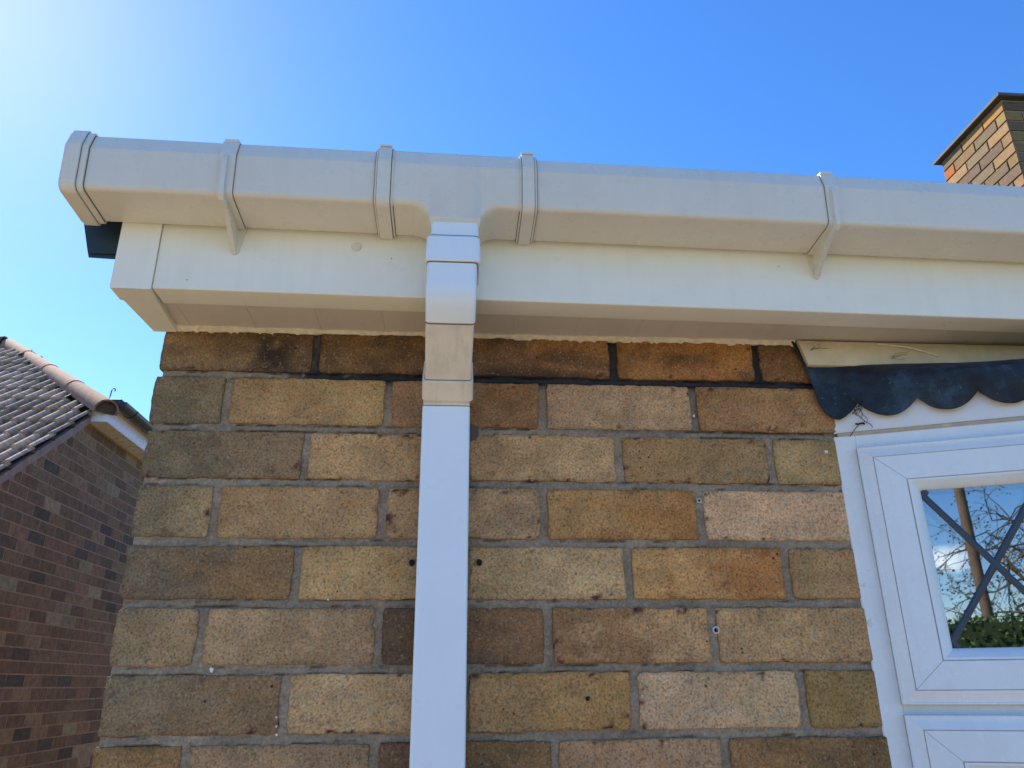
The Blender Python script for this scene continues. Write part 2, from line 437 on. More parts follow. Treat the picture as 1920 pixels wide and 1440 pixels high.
# ---- brick wall with its exact bonding
Lx, Rx = 35., 1040.
BEDS = [0, -81.5, -160.5, -242.5, -323, -404.5, -485, -566]
ROWS = {
 'A': [(35,256,(108,92,66),(74,62,50)), (256,482,(92,74,50),(108,82,52)), (482,703,(86,66,48),(128,92,54)), (703,928,(122,86,48),(132,92,48)), (928,1040,(92,68,42),(104,74,44))],
 'B': [(33,137,(90,84,68),(104,94,72)), (137,367,(128,104,72),(150,128,86)), (367,593,(128,102,76),(110,80,50)), (593,822,(138,116,90),(146,122,92)), (822,1040,(122,92,60),(138,106,70))],
 'C': [(34,255,(84,80,64),(118,100,76)), (255,480,(150,126,88),(142,118,86)), (480,703,(140,114,80),(152,128,92)), (703,930,(134,104,66),(126,106,72)), (930,1040,(142,122,82),(130,112,76))],
 'D': [(35,141,(96,90,70),(128,112,80)), (141,367,(132,108,74),(146,120,84)), (367,591,(142,118,84),(134,112,84)), (591,816,(146,116,72),(138,96,48)), (816,1040,(164,138,108),(160,134,106))],
 'E': [(35,257,(86,80,68),(116,92,58)), (257,482,(150,126,82),(134,114,84)), (482,706,(140,120,84),(158,136,98)), (706,931,(162,130,80),(138,88,44)), (931,1040,(126,104,68),(136,110,74))],
 'F': [(36,144,(108,98,74),(136,116,84)), (144,370,(136,116,86),(126,108,80)), (370,594,(72,62,50),(118,88,58)), (594,818,(114,84,54),(154,128,90)), (818,1040,(148,122,84),(140,118,84))],
 'G': [(36,257,(100,94,76),(110,90,64)), (257,483,(150,130,94),(150,130,98)), (483,704,(130,106,72),(146,116,66)), (704,930,(158,136,108),(152,132,100)), (930,1040,(122,102,60),(116,98,60))],
 'H': [(37,145,(120,96,58),(104,84,56)), (145,372,(130,108,82),(120,104,80)), (372,598,(80,64,52),(112,88,54)), (598,818,(134,108,78),(136,114,88)), (818,1040,(116,90,56),(98,80,52))]}
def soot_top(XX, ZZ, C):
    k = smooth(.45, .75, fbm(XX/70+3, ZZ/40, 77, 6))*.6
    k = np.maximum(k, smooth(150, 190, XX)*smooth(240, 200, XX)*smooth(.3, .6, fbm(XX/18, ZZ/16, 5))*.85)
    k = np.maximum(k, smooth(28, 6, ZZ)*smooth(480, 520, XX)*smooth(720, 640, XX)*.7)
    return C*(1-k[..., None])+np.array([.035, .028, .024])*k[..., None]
mb = MB()
seed = 11
for k, (nm, row) in enumerate(ROWS.items()):
    zt = 70 if k == 0 else BEDS[k-1]-5.5; zb = BEDS[k]+5.5
    for i, (a, b, cl, cr) in enumerate(row):
        seed += 1
        stretcher = k % 2 == 0
        brick_hi(mb, a+(0 if i == 0 else 5.5), b-(5.5 if i < len(row)-1 else 0), zb, zt, cl, cr, seed,
                 left_depth=(100 if stretcher else 212) if i == 0 else 26, soot=soot_top if k == 0 else None)
# mortar in front
gx = np.arange(Lx+5, Rx-.5, 4.0); gz = np.arange(-566, 70, 3.0)
XX, ZZ = np.meshgrid(gx, gz, indexing='ij')
dep = 3.0+(fbm(XX/16, ZZ/9, 3)-.5)*4.0+(fbm(XX/5, ZZ/5, 8)-.5)*1.4
dep = np.where(ZZ > -14, dep+2.0, dep)
mc = MORT[None, None]*(1+(fbm(XX/60, ZZ/20, 21)-.5)*.5)[..., None]
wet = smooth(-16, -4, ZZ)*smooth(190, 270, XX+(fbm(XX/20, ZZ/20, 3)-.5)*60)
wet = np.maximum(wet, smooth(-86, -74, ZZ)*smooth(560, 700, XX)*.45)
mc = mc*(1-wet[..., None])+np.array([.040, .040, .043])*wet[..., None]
bed_shade = np.zeros_like(XX)  # thin shadow line at the brick edges, painted into the mortar and slightly grooved
for bz in BEDS:
    for sg, sd in ((1, 1), (-1, 2)):
        zz = bz+sg*4.6+(fbm(XX/25, 0*XX+bz, 50+sd)-.5)*4
        bed_shade = np.maximum(bed_shade, smooth(1.6, .4, abs(ZZ-zz))*smooth(.46, .56, fbm(XX/40, 0*XX+bz*3+sd, 60)))
mc = mc*(1-.7*bed_shade[..., None]); dep = dep+bed_shade*1.5
mc = mc*(1+.5*(fbm(XX/7, ZZ/7, 91, 3)-.5))[..., None]
pale = smooth(.66, .74, fbm(XX/16, ZZ/7, 66))*smooth(420, 120, XX)*smooth(-330, -120, ZZ)
mc = mc*(1-.6*pale[..., None])+np.array([.42, .42, .40])*.6*pale[..., None]
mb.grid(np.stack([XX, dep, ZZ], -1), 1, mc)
# plain bricks below the frame, to the ground, and the rest of the front
def hole_none(u, v): return False
Hlow = GZ*1000-566-20
lo_wall(mb, (Lx, 4.5, -GZ*1000+20), (1,0,0), (0,0,1), (0,-1,0), 1005, Hlow, pal_buff, 3)
mb.box((Lx+5, 4.6, -GZ*1000-5), (Rx-2, 100, -566.2), 1, MORT)
mb.box((Lx+5, 12, -566), (Rx-2, 100, 70), 1, MORT)
lo_wall(mb, (Rx+2, 4.5, -GZ*1000+20), (1,0,0), (0,0,1), (0,-1,0), 1803, 640, pal_buff, 4)
mb.box((Rx-1.8, 4.6, -GZ*1000-5), (2845, 100, -GZ*1000+660), 1, MORT)
lo_wall(mb, (2847, 4.5, -GZ*1000+20), (1,0,0), (0,0,1), (0,-1,0), 2296, GZ*1000+50, pal_buff, 5)
mb.box((2846, 4.6, -GZ*1000-5), (5143, 100, 70), 1, MORT)
# gable side (faces -x): bricks along y
def gable_h(v): return v
for r in range(0, 60):
    pass
zb0 = -GZ*1000+20
def yleft(v):
    zz = v+zb0
    return 0
lo_wall(mb, (Lx+4.5, 8000, zb0), (0,-1,0), (0,0,1), (-1,0,0), 7895, GZ*1000+50, pal_buff, 6)
mb.box((Lx+4.7, 101, -GZ*1000-5), (Lx+100, 8000, 70), 1, MORT)
# gable triangle
rows = 26
for r in range(rows):
    v0 = 72+r*80.8; 
    ya = 60+(v0+80-72)/.577; yb = 8000-ya+60
    if yb-ya < 150: break
    lo_wall(mb, (Lx+4.5, yb, v0), (0,-1,0), (0,0,1), (-1,0,0), yb-ya, 80.8, pal_buff, 40+r)
mb.extrude([(Lx+4.7, 100, 70.5), (Lx+4.7, 7940, 70.5), (Lx+4.7, 4020, 70+3900*.577)], (95, 0, 0), 1, MORT)
# back, far end and ceiling close the house
mb.box((Lx+101, 7900, -GZ*1000), (5143, 8000, 70), 1, MORT)
mb.box((5043, 101, -GZ*1000), (5142, 7899, 70), 1, MORT)
wall = mb.build('wall', [M_BRICK, M_MORTAR], house)
mb = MB(); mb.box((Lx+101, 101, 71), (5042, 7899, 90), 0); mb.build('ceiling', M_WPAINT, house)
mb = MB(); mb.box((Lx+101, 101, -GZ*1000+5), (5042, 7899, -GZ*1000+30), 0); mb.build('inner_floor', M_TIMBER, house)

# drill holes and plugs in the wall
def on_wall(mbx, x, z, r, mat=0, y=-1.2, th=1.0, n=14, wob=.15, seed=0):
    rs = np.random.RandomState(seed)
    ring = [(x+r*(1+rs.uniform(-wob, wob))*math.cos(a), y, z+r*(1+rs.uniform(-wob, wob))*math.sin(a)) for a in np.linspace(0, 2*math.pi, n, endpoint=False)]
    mbx.extrude(ring, (0, th, 0), mat)
def ring_plug(x, z, r, nm, sq=False):
    m = MB(); n = 4 if sq else 16; off = math.pi/4 if sq else 0
    ro = [(x+r*math.cos(a+off), z+r*math.sin(a+off)) for a in np.linspace(0, 2*math.pi, n, endpoint=False)]
    ri = [(x+(p[0]-x)*.62, z+(p[1]-z)*.62) for p in ro]
    rings = [[(p[0], 3, p[1]) for p in ro], [(p[0], -1.2, p[1]) for p in ro], [(p[0], -1.2, p[1]) for p in ri], [(p[0], 2.6, p[1]) for p in ri]]
    m.loft([np.array(q) for q in rings], 0, caps=False)
    m.add([(p[0], 2.4, p[1]) for p in ri], [tuple(range(n))], 1)
    return m.build(nm, [M_PLUG, M_DARK], wall)
ring_plug(815, -181, 4.6, 'wall_plug', sq=True); ring_plug(821, -358, 5.0, 'wall_plug')
for i, (x, z, r) in enumerate(((410, -270, 4.2), (501, -269, 4.2), (642, -442, 2.8))):
    m = MB(); on_wall(m, x, z, r, y=-2.6, th=4, seed=i); m.build('drill_hole', M_DARK, wall)
m = MB(); on_wall(m, 486, -84, 13, y=-2.4, th=4, seed=9, wob=.05); m.build('mortar_plug', plain('plug_mortar', (.13, .10, .08), .9), wall)
rs = np.random.RandomState(5)
for (x, z, r) in ((819, -53, 1.6), (164, -404, 2.8), (1041, -299, 5), (1041, -349, 8), (1015, -106, 2.2), (302, -318, 1.2), (250, -460, 1), (251, -470, 1.2), (252, -480, 1.3)):
    m = MB(); on_wall(m, x, z, r, y=-2.8, th=3.0, wob=.5, n=9, seed=int(x+abs(z))); m.build('paint_fleck', M_CHIP, wall)

# ---- eaves
yf = lambda x: -131+.0175*x
zg = lambda x: 166.2-.0024*x
def sweep(mb, prof, xs, mat=0, base='g', caps=True, scale=None):
    rings = []
    for x in xs:
        zb = zg(x) if base == 'g' else 0
        rings.append(np.array([(x, yf(x)-o, zb+z) for o, z in prof]))
    mb.loft(rings, mat, caps=caps)
def rnd(prof, radii, n=4):
    """round the corners of a closed 2-D profile"""
    P = [np.array(p, float) for p in prof]; out = []
    for i, p in enumerate(P):
        r = radii[i] if not np.isscalar(radii) else radii
        a, b = P[i-1]-p, P[(i+1) % len(P)]-p
        la, lb = np.linalg.norm(a), np.linalg.norm(b)
        if r <= 0: out.append(tuple(p)); continue
        a /= la; b /= lb
        ang = math.acos(np.clip(a.dot(b), -1, 1)); d = min(r/math.tan(ang/2), la*.48, lb*.48)
        s, e = p+a*d, p+b*d
        for t in np.linspace(0, 1, n+1):
            out.append(tuple((1-t)**2*s+2*t*(1-t)*p+t*t*e))
    return out
XF = [61.5, 400, 800, 1300, 2500, 5150]
m = MB()
sweep(m, rnd([(0, 68), (0, 238), (-12, 238), (-12, 73.2), (-44, 73.2), (-44, 68)], [2.5, 0, 0, 0, 0, 1]), XF, base='f')
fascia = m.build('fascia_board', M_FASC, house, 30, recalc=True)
for (x, z) in ((323, 143), (1001, 159), (2200, 150)):
    m = MB(); rr = []
    for r, o in ((6.6, -1), (6.6, 1.6), (5.6, 2.8), (3, 3.2)):
        rr.append(np.array([(x+r*math.cos(a), yf(x)-o, z+r*math.sin(a)) for a in np.linspace(0, 2*math.pi, 24, endpoint=False)]))
    m.loft(rr); m.build('screw_cap', M_PVC, fascia, 40, recalc=True)
for (x, z) in ((104, 82), (372, 127), (930, 140)):
    m = MB(); m.extrude([(x+0.8*math.cos(a), yf(x)-.35, z+0.8*math.sin(a)) for a in np.linspace(0, 2*math.pi, 8, endpoint=False)], (0, .6, 0)); m.build('nail_head', M_DARK, fascia)
# the box closing the end of the eaves
m = MB()
plan = [(9, -134.5), (60.8, -133.5), (52, 1), (19, 1), (13, -98), (9, -100)]
cz = [66-1.0, 64.0, 238]
rings = []
cen = np.array([34, -80.])
for z, sh in ((64.5, .975), (66.5, 1), (238, 1)):
    rings.append(np.array([(cen[0]+(x-cen[0])*sh, cen[1]+(y-cen[1])*(.99 if sh < 1 else 1), z) for x, y in plan]))
m.loft(rings); m.build('eaves_end_box', M_FASC, house, 30, recalc=True)
# soffit boards with their tongue joints
m = MB()
xs = [52.5]
k = 0
while xs[-1] < 5100:
    x0 = 74.5+k*94.5; k += 1
    xs += [x0-5, x0-1.4, x0-.7, x0+.7, x0+1.4, x0+5, x0+30, x0+60]
xs = sorted(set(x for x in xs if x < 5120))
def gd(x):
    q = (x-74.5+47.25) % 94.5-47.25
    return 1.1*max(0, 1-abs(q)/1.4) - (.8*max(0, 1-abs(abs(q)-3)/3) if abs(q) < 6 else 0)
ys = [-1, 0, .25, .5, .75, 1]
P = np.zeros((len(xs), 6, 3)); 
for i, x in enumerate(xs):
    for j, t in enumerate(ys):
        y0 = yf(x)+44.2; y1 = 3
        y = y0+(y1-y0)*max(t, 0)
        z = 72.6+gd(x)-1.5*math.sin(x/310.)*t*(t > 0)
        P[i, j] = (x, y, z if t >= 0 else 78)
m.grid(P[:, 1:], flip=True)
m.box((52.5, -85, 80), (5120, 99, 84))
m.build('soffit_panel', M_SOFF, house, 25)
# cream sealant along the top of the wall
m = MB(); rings = []
for x in np.arange(52, 992, 3.0):
    a = fbm(x/22., 0, 5, 4); b = fbm(x/9., 3, 6, 3)
    bumpx = ((x-74.5+47.25) % 94.5-47.25); kk = max(0, 1-abs(bumpx)/9)
    z0 = 66.6+2.2*(a-.5)*2-2.4*smooth(.58, .68, b); z1 = 72.2+2.2*kk
    o = 2.0+2.5*b
    rings.append(np.array([(x, 3, z0), (x, -o*.6, z0+.2), (x, -o, z0+2.6), (x, -o-1+2*(a-.5), (z0+z1)/2+1), (x, -o-3, z1-1.5), (x, -o-5, z1), (x, 3, z1)]))
m.loft(rings); m.build('sealant_bead', M_SEAL, house, 50, recalc=True)
# cream board under the soffit above the bow window
m = MB()
prof = rnd([(-14, 69.6), (-14, 29), (-5, 28), (-5, 69.6)], [1, 3, 1, 0])
rings = []
for x in [0]+list(np.linspace(30, 4100, 40)):
    rings.append(np.array([(1002.5+x-(.26*(z-30) if x == 0 else 0), y+(.8*math.sin(x/90.) if x else 0), z) for y, z in prof]))
m.loft(rings); board = m.build('head_board', M_TIMBER, house, 30, recalc=True)
m = MB(); pts = []
for t in np.linspace(0, 1, 26):
    x = 1120+t*95; z = 66-18*t**1.8
    pts.append((x, -15.2+.8*math.sin(t*9), z))
m.tube(pts, 1.5, 6); m.build('sealant_smear', M_SEAL, board, 60)
# the dark capping along the verge and the white bargeboard under it
SL = math.tan(R_(30))
m = MB()
poly = [(-72, 245), (-60, 197), (-41, 133), (-37, 121), (-3, 119.5), (7, 150), (7, 245)]
m.loft([np.array([(x, y, z+(y+112)*SL) for x, z in poly]) for y in (-112, 1000, 2500, 4020)])
m.loft([np.array([(x, y, z+(y+112)*SL) for x, z in [(-36, 128), (-36, 131), (4, 131), (4, 128)]]) for y in (-114.5, -112.2)])
m.build('verge_capping', M_GREEN, house, 20, recalc=True)
m = MB(); m.loft([np.array([(x, y, z+(y-2)*SL) for x, z in [(14, 74), (38, 74), (38, 240), (14, 240)]]) for y in (2, 4020)])
m.build('bargeboard', M_FASC, house, recalc=True)

# ---- roof with its tiles
def tile_roof(m, x0, x1, Y0, Z0, nrow, gauge, ang, roll, hgt, xlim=None, mat=0, dirn=1, seed=1, thick=20, step=6, valley=0, basecol=(110,90,78), xmin=None):
    ca, sa = math.cos(ang), math.sin(ang); rs = np.random.RandomState(seed)
    for r in range(nrow):
        s0 = r*gauge; xr = x1
        if xlim is not None: xr = min(x1, xlim(Y0+dirn*(s0+gauge*.5)*ca))
        if xr-x0 < 60: break
        nx = int((xr-x0)/(roll/step))+1
        xs = np.linspace(x0, xr, nx)
        ph = 0 if True else (r % 2)*roll/2
        u = ((xs-x0+ph)/roll) % 1
        h = hgt*np.where(u < .6, np.clip(np.sin(u/.6*math.pi), 0, 1)**.6, 0)
        tid = np.floor((xs-x0)/(roll*2)).astype(int)
        jit = np.array([(math.sin(t*12.9898+r*78.2)*43758.5) % 1 for t in tid])
        P = np.zeros((nx, 4, 3)); C = np.zeros((nx, 4, 3))
        for j, (ds, dn) in enumerate(((0, -4), (0, thick), (gauge*.5, thick*.75), (gauge+25, thick*.45))):
            off = dn+(h if j else 0)+(jit-.5)*3+(8 if False else 0)
            s = s0+ds+(jit-.5)*6
            P[:, j, 0] = xs; P[:, j, 1] = Y0+dirn*(s*ca-off*sa); P[:, j, 2] = Z0+s*sa+off*ca
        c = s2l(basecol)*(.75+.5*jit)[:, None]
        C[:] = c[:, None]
        if valley: C *= (1-valley*(1-np.clip(h/hgt, 0, 1)))[:, None, None]; C[:, 0] *= .12  # shade of butts and valleys put into the tile colour, with moss and dirt
        m.grid(P, mat, C, flip=(dirn < 0))
M_TILE = colmat('lichened_roof_tile', .9, 25, .45, .003, .6)
m = MB()
tile_roof(m, -70, 5250, -150, 206, 15, 320, R_(30), 150, 18, seed=3)
tile_roof(m, -70, 5250, 8150, 222, 15, 320, R_(30), 150, 18, dirn=-1, seed=4)
m.extrude([(-40, -60, 240), (-40, 4020, 2590), (-40, 8060, 240)], (5280, 0, 0), 0, s2l((90,70,60)))
roof = m.build('roof', M_TILE, house, 30)
m = MB()
for i in range(12):
    m.loft([np.array([(x, 4000+115*math.cos(a), 2600+95*math.sin(a)) for a in np.linspace(-.3, math.pi+.3, 12)]) for x in (-75+i*445, 368+i*445)], 0, s2l((110,85,75))*(.8+.04*(i % 5)))
m.build('ridge_tile', M_TILE, roof, 40)

# ---- chimney
cs = [(150,120,84), (166,132,84), (130,112,88), (156,126,90), (120,100,84), (180,110,58), (174,128,70), (146,122,80)]
def pal_ch(rs, u, v): return s2l(np.array(cs[rs.choice(8, p=[.18, .2, .15, .15, .08, .1, .06, .08])])*rs.uniform(.92, 1.05))*.82
m = MB(); CZ = 1790
CH = 16*80.8
lo_wall(m, (3958, 3308, CZ), (0,-1,0), (0,0,1), (-1,0,0), 648, CH, pal_ch, 15, proud=7, joint=10)
lo_wall(m, (3954, 2664, CZ), (1,0,0), (0,0,1), (0,-1,0), 660, CH, pal_ch, 16, proud=5, joint=10)
lo_wall(m, (4610, 2664, CZ), (0,1,0), (0,0,1), (1,0,0), 640, CH, pal_ch, 17, proud=5, joint=10)
lo_wall(m, (4614, 3304, CZ), (-1,0,0), (0,0,1), (0,1,0), 660, CH, pal_ch, 18, proud=5, joint=10)
m.box((3961, 2667, CZ-300), (4608, 3302, CZ+CH+8), 1, (.46, .38, .29))
chim = m.build('chimney', [M_BRICK, M_MORTAR], roof)
ztop = CZ+CH
m = MB()
m.box((3914, 2620, ztop+8.2), (4650, 3344, ztop+32), 0, ch=3)
m.box((3985, 2690, ztop+36.2), (4580, 3280, ztop+75), 0, ch=12)
m.build('chimney_cap', M_SLATE, roof, 30)

# ---- bow window
FA = [R_(22), R_(7.3), R_(-7.3), R_(-22)]; FL = 470.
org = [np.array([1040., 0.])]
for a in FA: org.append(org[-1]+FL*np.array([math.cos(a), -math.sin(a)]))
def FP(k, s, off, z):
    a = FA[k]; o = org[k]
    return np.array([o[0]+s*math.cos(a)-off*math.sin(a), o[1]-s*math.sin(a)-off*math.cos(a), z])
bay = None
m = MB()
def fbox(m, k, s0, s1, o0, o1, z0, z1, mat=0, ch=1.5):
    t = MB(); t.box((s0, -o1, z0), (s1, -o0, z1), mat, ch=ch)
    v = t.v[0]; w = np.array([FP(k, p[0], -p[1], p[2]) for p in v])
    m.add(w, t.f, mat)
ZT, ZB = -82., -1352.
# frame: head, sill rail, jambs, transom
for k in range(4):
    l = -9 if k == 0 else 0; r = FL+9 if k == 3 else FL
    fbox(m, k, l, 21, -55, 3, ZB, ZT)
    fbox(m, k, FL-21, r, -55, 3, ZB, ZT)
    fbox(m, k, 20.6, FL-20.6, -55, 2.4, ZT-24, ZT-.3)
    fbox(m, k, 20.6, FL-20.6, -55, 2.4, ZB+.3, ZB+24)
    fbox(m, k, 20.6, FL-20.6, -55, 2.4, -476, -446)
    if k < 3: 
        o = org[k+1]; q = (FA[k]+FA[k+1])/2
        m.tube([(o[0]-1.5*math.sin(q), o[1]-1.5*math.cos(q)+6, ZB), (o[0]-1.5*math.sin(q), o[1]-1.5*math.cos(q)+6, ZT)], 14, 12)
window = m.build('bow_window', M_FRAME, house, 30, recalc=True)
m = MB()
for k in range(4): fbox(m, k, -12 if k == 0 else -2, FL+12 if k == 3 else FL+2, -95, 40, ZB-38, ZB-.4, ch=4)
m.build('window_sill', M_FRAME, window, 30, recalc=True)
m = MB()
for k in range(4): fbox(m, k, -7 if k == 0 else 0, FL, -40, 1.2, ZT+5, -18, ch=.8)
m.build('timber_head', M_WPAINT, window, 30, recalc=True)
m = MB()
for k in range(4): fbox(m, k, -3 if k == 0 else 0, FL, -4, 3.4, ZT-.6, ZT+5.4, ch=1.6)
m.build('seal_strip', plain('tan_mastic', (.56, .44, .30), .7, nscale=60), window, 30, recalc=True)

def sash(k, z0, z1, name):
    s0, s1 = 19., FL-19.
    prof = [(0, -6), (0, 11), (.8, 12.8), (2.2, 13.2), (3.4, 12.2), (5, 12.6), (11, 15.2), (16, 17.4), (18.2, 18), (18.6, 17.1), (19.2, 17.1), (19.6, 18.1),
            (56.5, 18.1), (57, 17.0), (57.6, 17.0), (58.2, 18.2), (61, 17.8), (68, 12.5), (72, 8), (73.6, 5), (74, 1), (74, -16)]
    m = MB(); V = []
    for ins, off in prof:
        iv = ins*.93
        V.append([FP(k, s0+ins, off, z0+iv), FP(k, s1-ins, off, z0+iv), FP(k, s1-ins, off, z1-iv), FP(k, s0+ins, off, z1-iv)])
    m.loft([np.array(q) for q in V], 0, caps=False)
    for gi in (0, 9, 10, 13, 14):
        for q in range(4): m.m[gi*4+q] = 1
    # mitre joints at the corners
    for (sa, sb, za, zb) in ((s0+20, s0+57, z0+20*.93, z0+57*.93), (s1-20, s1-57, z0+20*.93, z0+57*.93), (s0+20, s0+57, z1-20*.93, z1-57*.93), (s1-20, s1-57, z1-20*.93, z1-57*.93)):
        m.tube([FP(k, sa, 17.95, za), FP(k, sb, 17.95, zb)], .42, 5, 1)
    o = m.build(name, [M_FRAME, M_FSEAM], window, 22, recalc=False)
    g = (s0+74, s1-74, z0+74*.93, z1-74*.93)
    m = MB()
    for of in (3., -15.):
        m.add([FP(k, g[0]-1, of, g[2]-1), FP(k, g[1]+1, of, g[2]-1), FP(k, g[1]+1, of, g[3]+1), FP(k, g[0]-1, of, g[3]+1)], [(0, 1, 2, 3)])
    m.build('glass_pane', M_GLASS, window)
    # diamond leading, on the outer pane and again behind it
    a, b = 70., 98.; c0 = (165., -278.)
    m = MB()
    for off, wd in ((3.1, 4.6), (-14.8, 4.0)):
        for sg in (1, -1):
            for q in range(-16, 17):
                # line: (s-c0s)/a + sg*(z-c0z)/b = 2q
                cs_ = 2*q
                pts = []
                for s in (g[0], g[1]):
                    z = c0[1]+sg*b*(cs_-(s-c0[0])/a); 
                    if g[2] <= z <= g[3]: pts.append((s, z))
                for z in (g[2], g[3]):
                    s = c0[0]+a*(cs_-sg*(z-c0[1])/b)
                    if g[0] < s < g[1]: pts.append((s, z))
                if len(pts) < 2: continue
                p, r = np.array(pts[0]), np.array(pts[-1])
                if np.linalg.norm(r-p) < 6: continue
                t = (r-p)/np.linalg.norm(r-p); nn = np.array([-t[1], t[0]])
                rings = []
                for e in (p, r):
                    rings.append(np.array([FP(k, *(e+nn*wd*c)[[0]], off+h, (e+nn*wd*c)[1]) for c, h in ((-1, 0), (-.8, 1.2), (-.3, 2.1+.25*(sg > 0)), (.3, 2.1+.25*(sg > 0)), (.8, 1.2), (1, 0))]))
                m.loft(rings)
    m.build('lead_strip', M_LSTRIP, window, 50, recalc=True)
for k in range(4):
    sash(k, -453, -104, 'opening_sash'); sash(k, -1332, -465, 'fixed_sash')

# ---- scalloped lead apron over the window
def prof_left(s): return np.interp(s, [-54, -50, -40, -33, -28, -22, -12, 0], [70, 55, 30, 2, -30, -46, -55, -58.5])
cusps = 33.
m = MB()
S = np.unique(np.concatenate([np.arange(-54, 0, 2.), np.arange(0, 4*FL-6, 2.5)]))
n_v = 22
P = np.zeros((len(S), n_v+6, 3))
def lead_base(s, off):
    """path in plan, lying on the wall for s<0"""
    if s < 0: q = np.array([1040+s, -off]); nn = np.array([0, -1.]); 
    else:
        k = min(int(s//FL), 3); v = FP(k, s-k*FL, off, 0); q = v[:2]
    if -14 < s < 14:
        t = (s+14)/28; a = np.array([1040-14, -off]); b = FP(0, 14, off, 0)[:2]; c = np.array([1040, -off-1.5])
        q = (1-t)**2*a+2*t*(1-t)*c+t*t*b
    return q
for i, s in enumerate(S):
    if s < 0: zb = prof_left(s)
    else:
        t = ((s-cusps) % 79.6)/79.6*2-1 if s > cusps else (s+8)/(cusps+8)
        amp = 24+4*(vn(s//79.6, 1, 3)-.5)
        zb = -58.5+amp*(abs(t)**2.1)+2*(fbm(s/30, 2, 7)-.5)
    if s < -44: zt = max(zb+.1, 71.5)
    elif s < -40: zt = 71.5-(s+44)/4*33
    else: zt = 38.5
    kf = smooth(30, 170, s)            # how far the fold stands proud
    zf = -5+3*(fbm(s/120, 5, 5)-.5)+20*smooth(110, 20, s) if s > -30 else min(20, zt)
    zf = min(zf, zt-.05)
    zf = max(zf, zb+.05)
    wob = (fbm(s/34, 1, 9)-.5)*5
    for j in range(n_v):
        v = j/(n_v-1); z = zb+(zf-zb)*v
        off = 7+(14+wob)*kf*(1-(1-v)**2)*1.0+7*(fbm(s/38, z/30, 12)-.5)*smooth(-40, 40, s)+2.5*(fbm(s/11, z/14, 15)-.5)+2.0*(1-v)**3
        off = max(off, 4.6)
        x, y = lead_base(s, off); P[i, j] = (x, y, z)
    # over the fold and back under the board
    x0, y0 = P[i, n_v-1, 0], P[i, n_v-1, 1]
    for j in range(6):
        t = (j+1)/6.
        ty = -3.2; yy = y0+(ty-y0)*(t**1.25); 
        P[i, n_v+j] = (x0, min(yy, ty) if y0 < ty else y0, zf+(zt-zf)*t+(1.6*math.sin(t*math.pi))*kf)
m.grid(P, 0)
lead = m.build('lead_flashing', M_LEAD, house, 38)
md = lead.modifiers.new('t', 'SOLIDIFY'); md.thickness = .0022; md.offset = 0

# grimy cobwebs hanging at the first cusp
m = MB(); rs = np.random.RandomState(21)
def web(k, pts, r):
    m.tube([FP(k, s, o, z) for s, z, o in pts], r, 5)
for q in range(14):
    a = rs.uniform(0, 6.28); p = [(31+rs.uniform(-6, 6), -42+rs.uniform(-7, 6), 9)]
    for _ in range(5):
        a += rs.uniform(-1.4, 1.4); p.append((p[-1][0]+3.2*math.cos(a), p[-1][1]+3.0*math.sin(a), 9+rs.uniform(-2, 3)))
    web(0, p, .45)
web(0, [(34, -45, 9), (36, -52, 7), (34, -58, 6), (38, -64, 6)], .55)
web(0, [(38, -64, 6), (30, -66, 5), (22, -74, 4), (14, -84, 4)], .5)
web(0, [(38, -64, 6), (45, -68, 4), (47, -73, 4)], .5)
web(0, [(24, -66, 6), (28, -67, 6), (33, -66, 6), (37, -67, 5)], 1.5)
web(0, [(36, -52, 7), (42, -60, 6), (40, -66, 6)], .4)
m.build('cobweb', M_WEB, lead)
for cxx, czz, nq in ((1016, 57, 5), (1142, 46, 4)):
    m = MB()
    for q in range(nq):
        x = cxx+rs.uniform(-7, 7); z = czz+rs.uniform(-6, 6)
        a = rs.uniform(-.5, .5); p = [(cxx, -15.4, czz), (x, -15.4, z)]
        for _ in range(6):
            a += rs.uniform(-.7, .7); p.append((p[-1][0]+4*math.cos(a), -15.6-rs.uniform(0, 1), np.clip(p[-1][2]+3*math.sin(a), 31, 67)))
        m.tube(p, .2, 4)
    m.build('cobweb', M_WEB, board)

# ================================================================== GUTTER
gutter = thing('gutter', (.46, -.17, GZ+.1665), 'white square section plastic rain gutter clipped along the fascia', 'gutter')
GO = [(3, 66), (3, 2), (5, -3), (76, 1.2), (80.8, 59.5), (73.6, 82.5), (71.4, 85), (64, 85.5)]
def offset_prof(P, d):
    """outward offset of the open outer profile (back top -> bottom -> front top)"""
    P = [np.array(p, float) for p in P]; out = []
    for i, p in enumerate(P):
        a = P[i]-P[i-1] if i > 0 else P[1]-P[0]; b = P[i+1]-P[i] if i < len(P)-1 else a
        na = np.array([a[1], -a[0]])/np.linalg.norm(a); nb = np.array([b[1], -b[0]])/np.linalg.norm(b)
        nn = na+nb; nn /= np.linalg.norm(nn); out.append(p-nn*d*-1/max(.5, nn.dot(na)) if False else p+nn*d/max(.5, nn.dot(na)))
    return out
GOr = [p for p in rnd(GO, [0, 2, 3, 9, 4, 3, 2, 0], 5)]
# orientation check: normals must point away from the channel
def shell(outer, th):
    o = offset_prof(outer, 0); i = offset_prof(outer, -th)
    return [tuple(p) for p in o]+[tuple(p) for p in i[::-1]]
def gut(m, x0, x1, d, th=2., prof=GOr, n=2):
    base = [tuple(p) for p in offset_prof(prof, d)] if d else prof
    sweep(m, shell(base, th), np.linspace(x0, x1, n))
def seam(m, x0, x1, d):
    sweep(m, shell([tuple(p) for p in offset_prof(GOr, d)], .8), [x0, x1], mat=1)
for a, b in ((-38, 362), (556, 5150)):
    m = MB(); gut(m, a, b, 0, n=6); m.build('gutter_length', M_PVC, gutter, 30, recalc=True)
